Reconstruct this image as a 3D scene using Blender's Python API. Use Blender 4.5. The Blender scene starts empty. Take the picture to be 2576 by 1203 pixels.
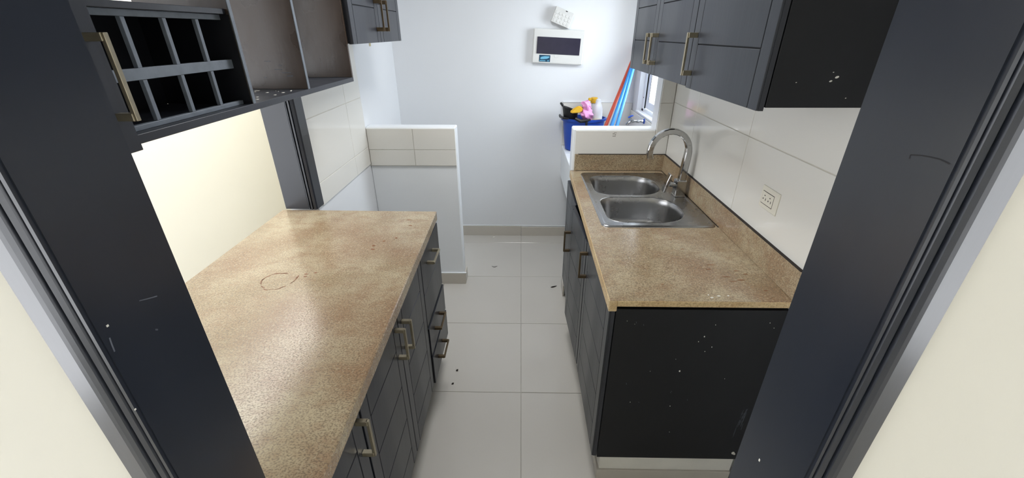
import bpy, bmesh, math, random
from mathutils import Vector, Matrix
random.seed(7)
S = bpy.context.scene
COL = S.collection

# ------------------------------------------------------------------ camera, world, lights, exposure
def make_camera():
    h, pitch, yaw, roll, f = 1.64389, 0.461154, -0.0209279, 0.00263124, 1048.638
    cp, sp, cy, sy = math.cos(pitch), math.sin(pitch), math.cos(yaw), math.sin(yaw)
    fw = Vector((sy * cp, cy * cp, -sp)); r = Vector((cy, -sy, 0)); d = fw.cross(r)
    cr, sr = math.cos(roll), math.sin(roll)
    r2 = cr * r + sr * d; d2 = -sr * r + cr * d
    cam = bpy.data.cameras.new('camera'); cam.sensor_fit = 'HORIZONTAL'; cam.sensor_width = 36
    cam.lens = 36 * f / 2576; cam.clip_start = 0.02
    o = bpy.data.objects.new('camera', cam); COL.objects.link(o)
    m = Matrix.Identity(4)
    for i in range(3):
        m[i][0] = r2[i]; m[i][1] = -d2[i]; m[i][2] = -fw[i]; m[i][3] = (0, 0, h)[i]
    o.matrix_world = m
    S.camera = o
make_camera()

w = bpy.data.worlds.new('sky'); S.world = w; w.use_nodes = True
bg = w.node_tree.nodes['Background']
bg.inputs[0].default_value = (0.94, 0.96, 1.0, 1); bg.inputs[1].default_value = 4.2

def area(name, loc, direction, sx, sy, power, color):
    l = bpy.data.lights.new(name, 'AREA'); l.shape = 'RECTANGLE'; l.size = sx; l.size_y = sy
    l.energy = power; l.color = color
    o = bpy.data.objects.new(name, l); COL.objects.link(o); o.location = loc
    o.rotation_euler = Vector(direction).to_track_quat('-Z', 'Y').to_euler()
    return o
area('window_daylight', (1.55, 2.92, 1.75), (-1, 0.0, -0.22), 1.3, 1.1, 66, (0.80, 0.90, 1.0))
area('kitchen_fill_light', (-0.05, 1.9, 2.42), (0, 0, -1), 0.5, 0.5, 21, (0.97, 0.98, 1.0))  # added fill light that lifts the kitchen, no fixture behind it
area('living_fill_light', (-0.2, -1.5, 2.42), (0, 0.1, -1), 1.6, 1.6, 2, (1.0, 0.97, 0.92))  # added soft fill in the unseen living room
area('dining_fill_light', (-1.70, 2.6, 2.42), (0, 0, -1), 0.7, 2.6, 38, (1.0, 0.98, 0.94))  # added fill to brighten the cream wall beyond the hatch

vs = S.view_settings
vs.view_transform = 'Standard'; vs.look = 'None'; vs.gamma = 1; vs.use_curve_mapping = False
vs.exposure = 0.0

# ------------------------------------------------------------------ materials
def lin(c):
    return tuple((x / 12.92 if x <= 0.04045 else ((x + 0.055) / 1.055) ** 2.4) for x in (v / 255 for v in c))
def new_mat(name):
    m = bpy.data.materials.new(name); m.use_nodes = True
    return m, m.node_tree.nodes, m.node_tree.links, m.node_tree.nodes['Principled BSDF']
def mat(name, rgb, rough=0.5, metal=0.0, spec=0.5, var=0.08, scale=14.0, bump=0.0, bscale=120.0, stretch=(1, 1, 1), rvar=0.0, coat=0.0):
    m, N, L, P = new_mat(name)
    P.inputs['Roughness'].default_value = rough; P.inputs['Metallic'].default_value = metal
    P.inputs['Specular IOR Level'].default_value = spec
    P.inputs['Coat Weight'].default_value = coat; P.inputs['Coat Roughness'].default_value = 0.25
    tc = N.new('ShaderNodeTexCoord'); mp = N.new('ShaderNodeMapping'); mp.inputs['Scale'].default_value = stretch
    L.new(tc.outputs['Object'], mp.inputs[0])
    nz = N.new('ShaderNodeTexNoise'); nz.inputs['Scale'].default_value = scale; nz.inputs['Detail'].default_value = 5
    L.new(mp.outputs[0], nz.inputs['Vector'])
    c = lin(rgb)
    mx = N.new('ShaderNodeMix'); mx.data_type = 'RGBA'
    mx.inputs[6].default_value = tuple(max(0, x * (1 - var)) for x in c) + (1,)
    mx.inputs[7].default_value = tuple(min(1, x * (1 + var)) for x in c) + (1,)
    L.new(nz.outputs['Fac'], mx.inputs[0]); L.new(mx.outputs[2], P.inputs['Base Color'])
    if rvar:
        mr = N.new('ShaderNodeMapRange'); mr.inputs[1].default_value = 0.3; mr.inputs[2].default_value = 0.7
        mr.inputs[3].default_value = rough - rvar; mr.inputs[4].default_value = rough + rvar
        L.new(nz.outputs['Fac'], mr.inputs[0]); L.new(mr.outputs[0], P.inputs['Roughness'])
    if bump:
        n2 = N.new('ShaderNodeTexNoise'); n2.inputs['Scale'].default_value = bscale; n2.inputs['Detail'].default_value = 4
        L.new(mp.outputs[0], n2.inputs['Vector'])
        b = N.new('ShaderNodeBump'); b.inputs['Strength'].default_value = bump; b.inputs['Distance'].default_value = 0.002
        L.new(n2.outputs['Fac'], b.inputs['Height']); L.new(b.outputs[0], P.inputs['Normal'])
    return m
def granite(name, base, light, red, dark, rough, speck=0.6):
    m, N, L, P = new_mat(name)
    P.inputs['Roughness'].default_value = rough; P.inputs['Specular IOR Level'].default_value = 0.5
    tc = N.new('ShaderNodeTexCoord')
    def noise(scale, detail=4, stretch=None):
        n = N.new('ShaderNodeTexNoise'); n.inputs['Scale'].default_value = scale; n.inputs['Detail'].default_value = detail
        if stretch:
            mp = N.new('ShaderNodeMapping'); mp.inputs['Scale'].default_value = stretch
            L.new(tc.outputs['Object'], mp.inputs[0]); L.new(mp.outputs[0], n.inputs['Vector'])
        else:
            L.new(tc.outputs['Object'], n.inputs['Vector'])
        return n.outputs['Fac']
    def ramp(fac, lo, hi, a=0, b=1):
        r = N.new('ShaderNodeMapRange'); r.inputs[1].default_value = lo; r.inputs[2].default_value = hi
        r.inputs[3].default_value = a; r.inputs[4].default_value = b
        L.new(fac, r.inputs[0]); return r.outputs[0]
    def mix(fac, a, b):
        x = N.new('ShaderNodeMix'); x.data_type = 'RGBA'
        L.new(fac, x.inputs[0])
        for k, v in ((6, a), (7, b)):
            if isinstance(v, tuple): x.inputs[k].default_value = lin(v) + (1,)
            else: L.new(v, x.inputs[k])
        return x.outputs[2]
    c = mix(ramp(noise(5.0, 5), 0.38, 0.62), base, light)
    c = mix(ramp(noise(3.2, 6), 0.46, 0.66, 0, 0.85), c, red)
    c = mix(ramp(noise(24, 5, (0.8, 1.2, 1)), 0.45, 0.70, 0, 0.55), c, red)
    sp = noise(260, 3, (0.8, 1.1, 1))
    c = mix(ramp(sp, 0.47, 0.64, 0, speck), c, dark)
    c = mix(ramp(noise(120, 2), 0.56, 0.68, 0, 0.5), c, light)
    c = mix(ramp(noise(95, 4, (0.9, 1.4, 1)), 0.60, 0.72, 0, 0.35), c, dark)
    L.new(c, P.inputs['Base Color'])
    b = N.new('ShaderNodeBump'); b.inputs['Strength'].default_value = 0.2; b.inputs['Distance'].default_value = 0.001
    L.new(sp, b.inputs['Height']); L.new(b.outputs[0], P.inputs['Normal'])
    L.new(ramp(sp, 0.4, 0.65, rough - 0.04, rough + 0.10), P.inputs['Roughness'])
    return m

M = {}
M['wall'] = mat('white_paint', (226, 228, 230), 0.75, var=0.02, scale=3, bump=0.12, bscale=60)
M['white_trim'] = mat('white_gloss_paint', (235, 238, 240), 0.45, var=0.02, scale=6, bump=0.08, bscale=50)
M['cream'] = mat('cream_paint', (236, 233, 220), 0.8, var=0.02, scale=2.5, bump=0.06, bscale=70)
M['ceiling'] = mat('ceiling_paint', (238, 238, 236), 0.85, var=0.01)
M['floor_tile'] = mat('grey_porcelain', (200, 196, 188), 0.16, var=0.03, scale=3.5, bump=0.02, bscale=8, rvar=0.05)
M['grout'] = mat('grey_grout', (170, 166, 157), 0.9, var=0.25, scale=30)
M['base_tile'] = mat('baseboard_porcelain', (196, 190, 179), 0.3, var=0.03, scale=5)
M['wall_tile'] = mat('white_glazed_tile', (228, 226, 219), 0.10, var=0.012, scale=2, bump=0.015, bscale=7)
M['tile_grout'] = mat('beige_grout', (208, 203, 191), 0.9, var=0.08, scale=30)
M['dark'] = mat('charcoal_lacquer', (41, 44, 51), 0.36, var=0.16, scale=5, stretch=(1, 1, 0.18), bump=0.10, bscale=90, rvar=0.07)
M['groove'] = mat('groove_shadow_paint', (16, 17, 21), 0.6, var=0.1)
M['black'] = mat('black_laminate', (27, 28, 31), 0.5, spec=0.3, var=0.2, scale=9, bump=0.05, bscale=160)
M['frame'] = mat('door_frame_lacquer', (33, 38, 48), 0.33, var=0.14, scale=6, stretch=(1, 1, 0.15), bump=0.02, bscale=150, rvar=0.05, coat=0.35)
M['worn'] = mat('worn_cabinet_lining', (62, 51, 43), 0.30, var=0.5, scale=11, stretch=(1, 1, 0.45), bump=0.14, bscale=60, rvar=0.09)
M['lattice'] = mat('light_grey_lattice', (112, 120, 130), 0.5, var=0.3, scale=40, bump=0.1)  # lighter grey than the cabinet boards
M['cell'] = mat('navy_black_cell_shade', (14, 17, 24), 0.6, var=0.2)  # near-black, shade of the wine cells put into the colour
M['bronze'] = mat('aged_bronze', (160, 152, 132), 0.38, metal=0.85, var=0.25, scale=50)
M['dark_bronze'] = mat('dark_bronze', (112, 97, 76), 0.35, metal=0.85, var=0.3, scale=60)
M['steel'] = mat('brushed_steel', (168, 168, 168), 0.27, metal=1.0, var=0.03, scale=9, rvar=0.03)
M['chrome'] = mat('water_spotted_chrome', (176, 176, 176), 0.14, metal=1.0, var=0.12, scale=90, rvar=0.07)
M['granite'] = granite('tan_granite', (160, 141, 112), (184, 169, 140), (152, 123, 96), (68, 54, 42), 0.19)
M['granite_lit_edge'] = granite('tan_granite_lit_edge', (205, 178, 130), (222, 200, 156), (190, 152, 104), (128, 96, 62), 0.45, 0.45)  # brighter copy of the granite: warm light on the edge put into colour
M['chip_white'] = mat('white_paint_chip', (225, 222, 212), 0.8)
M['scuff'] = mat('grey_scuff', (92, 96, 104), 0.8, var=0.2)
M['stain'] = mat('brown_stain', (128, 84, 54), 0.5, var=0.3, scale=60)
M['plastic'] = mat('off_white_plastic', (214, 214, 210), 0.42, var=0.015)
M['ivory'] = mat('ivory_plastic', (226, 222, 208), 0.35, var=0.01)
M['smoke'] = mat('smoked_plastic', (48, 46, 62), 0.22, var=0.25, scale=20)
M['ink'] = mat('black_plastic', (16, 16, 17), 0.45, var=0.1)
M['label_blue'] = mat('blue_sticker', (18, 66, 92), 0.4, var=0.15, scale=60)
M['label_pale'] = mat('pale_blue_print', (112, 178, 205), 0.45, var=0.1)
M['blue'] = mat('blue_plastic', (30, 72, 168), 0.35, var=0.05)
M['sky_blue'] = mat('light_blue_plastic', (52, 138, 214), 0.35, var=0.05)
M['red'] = mat('orange_red_plastic', (206, 78, 52), 0.4, var=0.06)
M['yellow'] = mat('yellow_sponge', (226, 178, 44), 0.6, var=0.15, scale=40, bump=0.2)
M['pink'] = mat('pink_cloth', (230, 158, 208), 0.9, var=0.12, scale=25, bump=0.3)
M['bottle'] = mat('translucent_white_plastic', (228, 232, 236), 0.3, var=0.02)
M['bristle'] = mat('straw_bristle', (206, 192, 156), 0.8, var=0.15, scale=60)
M['leaf'] = mat('dry_leaf', (44, 36, 30), 0.8, var=0.3, scale=80)
M['feather'] = mat('grey_feather', (150, 146, 140), 0.8, var=0.2, scale=80)
M['tape'] = mat('tan_tape', (196, 184, 148), 0.8, var=0.1)
m, N, L, P = new_mat('window_glass')
tr = N.new('ShaderNodeBsdfTransparent'); gl = N.new('ShaderNodeBsdfGlossy'); gl.inputs['Roughness'].default_value = 0.03
ms = N.new('ShaderNodeMixShader'); ms.inputs[0].default_value = 0.07; L.new(tr.outputs[0], ms.inputs[1]); L.new(gl.outputs[0], ms.inputs[2])
L.new(ms.outputs[0], N['Material Output'].inputs[0]); M['glass'] = m

# ------------------------------------------------------------------ helpers
WORLD = {}
def box(bm, x0, x1, y0, y1, z0, z1, bev=0.0, seg=1):
    vs_ = [bm.verts.new((x, y, z)) for x in (min(x0, x1), max(x0, x1)) for y in (min(y0, y1), max(y0, y1)) for z in (min(z0, z1), max(z0, z1))]
    F = [(0, 1, 3, 2), (4, 6, 7, 5), (0, 4, 5, 1), (2, 3, 7, 6), (0, 2, 6, 4), (1, 5, 7, 3)]
    fs = [bm.faces.new([vs_[i] for i in q]) for q in F]
    if bev > 0:
        es = list({e for f in fs for e in f.edges})
        bmesh.ops.bevel(bm, geom=es, offset=bev, segments=seg, affect='EDGES', profile=0.5)
    return bm
def B(x0, x1, y0, y1, z0, z1, bev=0.0, seg=1):
    return box(bmesh.new(), x0, x1, y0, y1, z0, z1, bev, seg)
def prism(bm, pts, z0, z1, bev=0.0):
    lo = [bm.verts.new((x, y, z0)) for x, y in pts]; hi = [bm.verts.new((x, y, z1)) for x, y in pts]
    n = len(pts)
    fs = [bm.faces.new(lo[::-1]), bm.faces.new(hi)]
    for i in range(n): fs.append(bm.faces.new((lo[i], lo[(i + 1) % n], hi[(i + 1) % n], hi[i])))
    if bev: bmesh.ops.bevel(bm, geom=list({e for f in fs for e in f.edges}), offset=bev, segments=1, affect='EDGES')
    return bm
def extrude_xy(bm, prof, axis, a, b):
    """profile list of 3-D points, swept along an axis from a to b (closed profile)"""
    i = 'xyz'.index(axis)
    def at(p, v): q = list(p); q[i] = v; return q
    lo = [bm.verts.new(at(p, a)) for p in prof]; hi = [bm.verts.new(at(p, b)) for p in prof]
    n = len(prof)
    bm.faces.new(lo); bm.faces.new(hi[::-1])
    for k in range(n): bm.faces.new((lo[k], hi[k], hi[(k + 1) % n], lo[(k + 1) % n]))
    bmesh.ops.recalc_face_normals(bm, faces=bm.faces)
    return bm
def tube(bm, pts, r, n=10, caps=True, square=False):
    pts = [Vector(p) for p in pts]; rings = []
    up = None
    rr = r if isinstance(r, (list, tuple)) else [r] * len(pts)
    for i, p in enumerate(pts):
        t = (pts[min(i + 1, len(pts) - 1)] - pts[max(i - 1, 0)]).normalized()
        if up is None:
            a = Vector((0, 1, 0)) if abs(t.y) < 0.9 else Vector((1, 0, 0))
            up = (a - t * a.dot(t)).normalized()
        else: up = (up - t * up.dot(t)).normalized()
        sd = t.cross(up)
        if square:
            k = rr[i]; c = [(k, k), (-k, k), (-k, -k), (k, -k)]
            ch = 0.25 * k
            c = [(k, k - ch), (k - ch, k), (-k + ch, k), (-k, k - ch), (-k, -k + ch), (-k + ch, -k), (k - ch, -k), (k, -k + ch)]
            rings.append([bm.verts.new(p + up * a_ + sd * b_) for a_, b_ in c])
        else:
            rings.append([bm.verts.new(p + up * rr[i] * math.cos(2 * math.pi * j / n) + sd * rr[i] * math.sin(2 * math.pi * j / n)) for j in range(n)])
    for a, b in zip(rings, rings[1:]):
        m_ = len(a)
        for j in range(m_): bm.faces.new((a[j], a[(j + 1) % m_], b[(j + 1) % m_], b[j]))
    if caps: bm.faces.new(rings[0][::-1]); bm.faces.new(rings[-1])
    bmesh.ops.recalc_face_normals(bm, faces=bm.faces)
    return bm
def loft(bm, loops, cap0=False, cap1=False, closed=True):
    rs = [[bm.verts.new(p) for p in l] for l in loops]
    for a, b in zip(rs, rs[1:]):
        n = len(a)
        for j in range(n if closed else n - 1): bm.faces.new((a[j], a[(j + 1) % n], b[(j + 1) % n], b[j]))
    if cap0: bm.faces.new(rs[0][::-1])
    if cap1: bm.faces.new(rs[-1])
    bmesh.ops.recalc_face_normals(bm, faces=bm.faces)
    return rs
def obj(name, bm, material, parent=None, origin=None, smooth=False):
    me = bpy.data.meshes.new(name)
    if origin is None:
        xs = [v.co for v in bm.verts]
        origin = Vector((sum(c.x for c in xs) / len(xs), sum(c.y for c in xs) / len(xs), min(c.z for c in xs)))
    origin = Vector(origin)
    bmesh.ops.translate(bm, verts=bm.verts, vec=-origin)
    bm.to_mesh(me); bm.free()
    for m_ in (material if isinstance(material, (list, tuple)) else [material]): me.materials.append(M[m_])
    o = bpy.data.objects.new(name, me); COL.objects.link(o)
    o.parent = parent
    o.location = origin - (WORLD[parent.name] if parent else Vector())
    WORLD[o.name] = origin
    if smooth:
        for p in me.polygons: p.use_smooth = True
        try: me.set_sharp_from_angle(angle=math.radians(35))
        except Exception: pass
    return o
def tag(o, label, cat, group=None):
    o['label'] = label; o['category'] = cat
    if group: o['group'] = group
    return o
def thing(name, label, cat, loc, group=None):
    o = bpy.data.objects.new(name, None); COL.objects.link(o); o.location = loc
    WORLD[o.name] = Vector(loc)
    return tag(o, label, cat, group)
def struct(name, bm, m_, parent=None):
    o = obj(name, bm, m_, parent)
    if parent is None: o['kind'] = 'structure'
    return o
def stuff(o): o['kind'] = 'stuff'; return o

# ------------------------------------------------------------------ setting: shell
CEIL = 2.45
fl = struct('floor', B(-2.5, 2.7, -3.6, 5.4, -0.06, -0.003), 'grout')
T, TX, TY, G = 0.5612, 0.0114, 2.6754, 0.0014
tile_cache = {}
def tile(parent, bmf, key, loc, material):
    """a bevelled tile sharing mesh data with tiles of the same size"""
    if key not in tile_cache:
        bm = bmf(); me = bpy.data.meshes.new('tile'); bm.to_mesh(me); bm.free(); me.materials.append(M[material]); tile_cache[key] = me
    o = bpy.data.objects.new('tile', tile_cache[key]); COL.objects.link(o); o.parent = parent
    o.location = Vector(loc) - WORLD[parent.name]
    return o
xs = [TX + k * T for k in range(-2, 3)]
ys = [TY + k * T for k in range(-5, 3)]
for i in range(len(xs) - 1):
    for j in range(len(ys) - 1):
        x0, x1 = max(xs[i], -0.953) + G, min(xs[i + 1], 0.866) - G
        y0, y1 = max(ys[j], 0.0) + G, min(ys[j + 1], 3.386) - G
        if x1 - x0 < 0.02 or y1 - y0 < 0.02: continue
        sx, sy = x1 - x0, y1 - y0
        tile(fl, lambda: B(-sx / 2, sx / 2, -sy / 2, sy / 2, -0.008, 0, 0.001), ('f', round(sx, 4), round(sy, 4)),
             ((x0 + x1) / 2, (y0 + y1) / 2, random.uniform(-0.0006, 0.0)), 'floor_tile')
struct('ceiling', B(-2.5, 2.7, -3.6, 5.4, CEIL, CEIL + 0.06), 'ceiling')
struct('wall_back', B(-1.095, 1.1, 3.388, 3.5, 0, CEIL), 'wall')
bm = bmesh.new()
box(bm, 0.868, 1.02, 0.47, 2.62, 0, CEIL); box(bm, 0.868, 1.02, 3.25, 3.388, 0, CEIL)
box(bm, 0.868, 1.02, 2.62, 3.25, 0, 1.112); box(bm, 0.868, 1.02, 2.62, 3.25, 2.05, CEIL)
wr = struct('wall_right', bm, 'wall')
bm = bmesh.new()
box(bm, -1.095, -0.957, 0.47, 0.56, 0, CEIL); box(bm, -1.095, -0.957, 1.825, 3.388, 0, CEIL)
box(bm, -1.095, -0.957, 0.56, 1.825, 0, 0.855); box(bm, -1.095, -0.957, 0.56, 1.825, 2.16, CEIL)
wl = struct('wall_left', bm, 'wall')
bm = bmesh.new()
box(bm, -1.095, -0.462, 0.36, 0.468, 0, CEIL); box(bm, 0.373, 2.6, 0.36, 0.468, 0, CEIL); box(bm, -0.462, 0.373, 0.36, 0.468, 2.12, CEIL)
struct('wall_front', bm, 'cream')
bm = bmesh.new()
box(bm, -2.35, -2.25, -3.5, -1.9, 0, CEIL); box(bm, -2.35, -2.25, 2.10, 5.3, 0, CEIL); box(bm, -2.35, -2.25, -1.9, 2.10, 2.15, CEIL)
struct('wall_living_left', bm, 'cream')
bm = bmesh.new()
for yy in (-1.9, 0.07, 2.04): box(bm, -2.33, -2.28, yy, yy + 0.06, 0.0, 2.15)
box(bm, -2.33, -2.28, -1.84, 2.04, 2.09, 2.15); box(bm, -2.33, -2.28, -1.84, 2.04, 0.0, 0.05)
w2 = struct('added_window_2', bm, 'white_trim')  # added glazed door, out of view, for glare on post and bays
obj('pane', B(-2.307, -2.303, -1.84, 0.07, 0.05, 2.09), 'glass', w2); obj('pane', B(-2.307, -2.303, 0.13, 2.04, 0.05, 2.09), 'glass', w2)
bm = bmesh.new()
box(bm, 2.55, 2.65, -3.5, -1.5, 0, CEIL); box(bm, 2.55, 2.65, 0.25, 0.36, 0, CEIL); box(bm, 2.55, 2.65, -1.5, 0.25, 2.15, CEIL)
struct('wall_living_right', bm, 'cream')
bm = bmesh.new()
for yy in (-1.5, -0.65, 0.19): box(bm, 2.57, 2.62, yy, yy + 0.06, 0.0, 2.15)
box(bm, 2.57, 2.62, -1.44, 0.19, 2.09, 2.15); box(bm, 2.57, 2.62, -1.44, 0.19, 0.0, 0.05)
w3 = struct('added_window_3', bm, 'white_trim')  # added unseen glazed door that puts a sheen on the right casing
obj('pane', B(2.593, 2.597, -1.44, -0.65, 0.05, 2.09), 'glass', w3); obj('pane', B(2.593, 2.597, -0.59, 0.19, 0.05, 2.09), 'glass', w3)
struct('wall_living_rear', B(-2.35, 2.65, -3.55, -3.45, 0, CEIL), 'cream')
struct('wall_living_side', B(-1.20, -1.10, 3.50, 5.2, 0, CEIL), 'cream')
struct('wall_living_end', B(-2.25, -1.1, 5.2, 5.3, 0, CEIL), 'cream')

# wall tiles: backing of grout plus tiles standing proud, one object each
def wall_tiles_x(parent, xface, into, cells):
    ths = 0.008
    for (y0, y1, z0, z1) in cells:
        sy, sz = y1 - y0 - 0.0024, z1 - z0 - 0.0024
        xa, xb = (0, ths * into)
        tile(parent, lambda: B(xa, xb, -sy / 2, sy / 2, -sz / 2, sz / 2, 0.0012), ('wx', into, round(sy, 4), round(sz, 4)),
             (xface, (y0 + y1) / 2, (z0 + z1) / 2), 'wall_tile')
def wall_tiles_y(parent, yface, cells):
    for (x0, x1, z0, z1) in cells:
        sx, sz = x1 - x0 - 0.0024, z1 - z0 - 0.0024
        tile(parent, lambda: B(-sx / 2, sx / 2, 0, 0.008, -sz / 2, sz / 2, 0.0012), ('wy', round(sx, 4), round(sz, 4)),
             ((x0 + x1) / 2, yface, (z0 + z1) / 2), 'wall_tile')
obj('tile_bed', B(0.8555, 0.8685, 1.076, 2.429, 0.86, 1.60), 'tile_grout', wr)
wall_tiles_x(wr, 0.853, 1, [(a, b, c, d) for (a, b) in ((1.075, 1.582), (1.582, 2.10), (2.10, 2.430)) for (c, d) in ((0.995, 1.293), (1.293, 1.60))])
obj('tile_bed', B(-0.9575, -0.9525, 1.862, 2.57, 0.893, 1.60), 'tile_grout', wl)
wall_tiles_x(wl, -0.950, -1, [(a, b, c, d) for (a, b) in ((1.862, 2.335), (2.335, 2.571)) for (c, d) in ((0.892, 1.003), (1.003, 1.298), (1.298, 1.60))])

# half-height wall on the left
bm = B(-0.957, -0.400, 2.582, 2.668, 0, 1.122, 0.006)
hl = struct('wall_left_half', bm, 'white_trim')
obj('tile_bed', B(-0.956, -0.405, 2.576, 2.583, 0.880, 1.114), 'tile_grout', hl)
wall_tiles_y(hl, 2.572, [(a, b, c, d) for (a, b) in ((-0.950, -0.665), (-0.665, -0.403)) for (c, d) in ((0.882, 0.984), (0.984, 1.116))])
bm = bmesh.new(); box(bm, -0.957, -0.392, 2.570, 2.581, 0, 0.086, 0.001); box(bm, -0.400, -0.389, 2.573, 2.680, 0, 0.082, 0.001)
obj('baseboard_tile', bm, 'base_tile', hl)
obj('corner_bead', B(-0.957, -0.384, 2.5705, 2.585, 0.0865, 0.091, 0.001), 'white_trim', hl)

# half-height wall and pier on the right
bm = B(0.305, 0.868, 2.438, 2.535, 0, 1.143, 0.006)
box(bm, 0.776, 0.868, 2.438, 2.535, 1.13, CEIL)
hr = struct('wall_right_half', bm, 'white_trim')
obj('tile_bed', B(0.320, 0.860, 2.434, 2.439, 0.86, 1.133), 'tile_grout', hr)
obj('tile_bed', B(0.780, 0.860, 2.434, 2.439, 1.135, 1.60), 'tile_grout', hr)
wall_tiles_y(hr, 2.430, [(0.318, 0.776, 0.997, 1.135), (0.778, 0.853, 0.997, 1.287), (0.778, 0.853, 1.287, 1.60)])
bm = bmesh.new(); box(bm, 0.297, 0.306, 2.42, 2.54, 0, 0.085, 0.001)
obj('baseboard_tile', bm, 'base_tile', hr)
# small printed maker's mark left on the tile
bm = bmesh.new()
for (x, z, a, b) in ((0.536, 1.117, 0.012, 0.004), (0.545, 1.123, 0.016, 0.003), (0.540, 1.104, 0.018, 0.004), (0.547, 1.112, 0.006, 0.006)):
    box(bm, x - a / 2, x + a / 2, 2.4293, 2.4302, z - b / 2, z + b / 2)
obj('printed_mark', bm, 'feather', hr)

# rear baseboard and laundry splash tiles
bm = bmesh.new()
bb = obj('baseboard_back', B(-0.956, 0.0095, 3.379, 3.389, 0, 0.092, 0.001), 'base_tile'); bb['kind'] = 'structure'
bb = obj('baseboard_back', B(0.0125, 0.867, 3.379, 3.389, 0, 0.083, 0.001), 'base_tile'); bb['kind'] = 'structure'
for o_, x0, x1, z in ((None, -0.956, 0.867, 0.0925),):
    bb = obj('baseboard_back', B(x0, x1, 3.383, 3.3885, z, z + 0.007, 0.001), 'white_trim'); bb['kind'] = 'structure'
bb = obj('baseboard_left', B(-0.958, -0.948, 2.68, 3.378, 0, 0.088, 0.001), 'base_tile'); bb['kind'] = 'structure'

# window in the right wall
bm = bmesh.new()
Xf = 0.905
box(bm, Xf, Xf + 0.05, 3.205, 3.25, 1.112, 2.05, 0.003); box(bm, Xf, Xf + 0.05, 2.62, 2.66, 1.112, 2.05, 0.003)
box(bm, Xf, Xf + 0.05, 2.62, 3.25, 1.112, 1.135, 0.003); box(bm, Xf, Xf + 0.05, 2.62, 3.25, 2.02, 2.05, 0.003)
wi = struct('window_1', bm, 'white_trim')
bm = bmesh.new()
box(bm, Xf + 0.012, Xf + 0.035, 3.135, 3.198, 1.140, 2.015, 0.002); box(bm, Xf + 0.012, Xf + 0.035, 2.668, 2.72, 1.140, 2.015, 0.002)
box(bm, Xf + 0.012, Xf + 0.035, 2.72, 3.135, 1.140, 1.192, 0.002); box(bm, Xf + 0.012, Xf + 0.035, 2.72, 3.135, 1.97, 2.015, 0.002)
sa = obj('sash', bm, 'white_trim', wi)
obj('pane', B(Xf + 0.022, Xf + 0.027, 2.715, 3.14, 1.188, 1.975), 'glass', sa)
obj('gasket', B(Xf + 0.010, Xf + 0.0125, 3.131, 3.133, 1.19, 1.97), 'ink', sa)
obj('gasket', B(Xf + 0.004, Xf + 0.013, 3.1985, 3.2005, 1.137, 2.018), 'ink', wi)
bm = bmesh.new(); tube(bm, [(Xf - 0.002, 3.228, 1.21), (Xf + 0.004, 3.228, 1.21)], 0.004, 8); obj('screw', bm, 'ink', wi)
obj('sill', B(0.862, 0.905, 2.62, 3.25, 1.106, 1.118, 0.002), 'white_trim', wi)

# door frame around the camera's doorway
DX0, DX1, DY0, DY1 = -0.4558, 0.3665, 0.345, 0.470
prof = [(0, 0.014), (0.004, 0.014), (0.0052, 0.0115), (0.0070, 0.0115), (0.0085, 0.0145), (0.015, 0.0152), (0.0165, 0.0118), (0.0195, 0.0118), (0.0212, 0.016),
        (0.028, 0.0165), (0.0335, 0.0165), (0.0350, 0.0150), (0.0640, 0.0095), (0.0655, 0.004), (0.0655, 0.0), (0, 0.0)]
bm = bmesh.new()
box(bm, DX0 - 0.006, DX0, 0.350, DY1, 0, 2.12); d1 = struct('door_1', bm, 'frame')
obj('jamb', B(DX1, DX1 + 0.0065, 0.350, DY1, 0, 2.12), 'frame', d1)
obj('head_jamb', B(DX0 - 0.006, DX1 + 0.006, 0.350, DY1, 2.113, 2.12), 'frame', d1)
for sgn, xe, wk in ((-1, DX0, 1.0), (1, DX1, 0.93)):
    bm = bmesh.new()
    extrude_xy(bm, [(xe + sgn * (0.002 + u * wk), 0.360 - d, 0) for u, d in prof], 'z', 0.0, 2.17)
    obj('casing', bm, 'frame', d1)
    obj('rear_casing', B(xe + sgn * 0.001, xe + sgn * 0.006, 0.468, 0.474, 0, 2.17), 'frame', d1)
bm = bmesh.new(); extrude_xy(bm, [(0, 0.360 - d, 2.113 + u) for u, d in prof], 'x', DX0 - 0.065, DX1 + 0.06)
obj('casing', bm, 'frame', d1)
# paint specks and scuffs on the frame, where the photo shows them
bm = bmesh.new()
for (y, z, s) in ((0.425, 1.06, 0.0022), (0.418, 0.99, 0.0016), (0.44, 0.93, 0.002), (0.40, 0.88, 0.0016)):
    box(bm, DX1 - 0.0006, DX1 + 0.0001, y - s * 0.6, y + s * 0.6, z - s, z + s)
for (y, z, s) in ((0.3615, 1.3536, 0.0012), (0.3447, 1.243, 0.001)):
    box(bm, DX0 - 0.0001, DX0 + 0.0005, y - s, y + s, z - s, z + s)
stuff(obj('paint_specks', bm, 'chip_white', d1))
def sliver(bm, axis, v, pts, wd):
    """thin flat scuff strip following pts on the plane axis = v"""
    for (a0, z0), (a1, z1) in zip(pts, pts[1:]):
        l = math.hypot(a1 - a0, z1 - z0) or 1; na, nz_ = -(z1 - z0) / l * wd, (a1 - a0) / l * wd
        q = [(a0 - na, z0 - nz_), (a1 - na, z1 - nz_), (a1 + na, z1 + nz_), (a0 + na, z0 + nz_)]
        bm.faces.new([bm.verts.new((v, a, z) if axis == 'x' else (a, v, z)) for a, z in q])
bm = bmesh.new()
sliver(bm, 'x', DX1 - 0.0003, [(0.3926, 1.5360), (0.3930, 1.5396), (0.3820, 1.5420), (0.3740, 1.5428), (0.3640, 1.5435), (0.3542, 1.5420)], 0.0006)
stuff(obj('scratch', bm, 'groove', d1))
bm = bmesh.new()
sliver(bm, 'x', DX0 + 0.0003, [(0.4056, 1.3562), (0.416, 1.352), (0.4287, 1.3473)], 0.0007)
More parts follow.
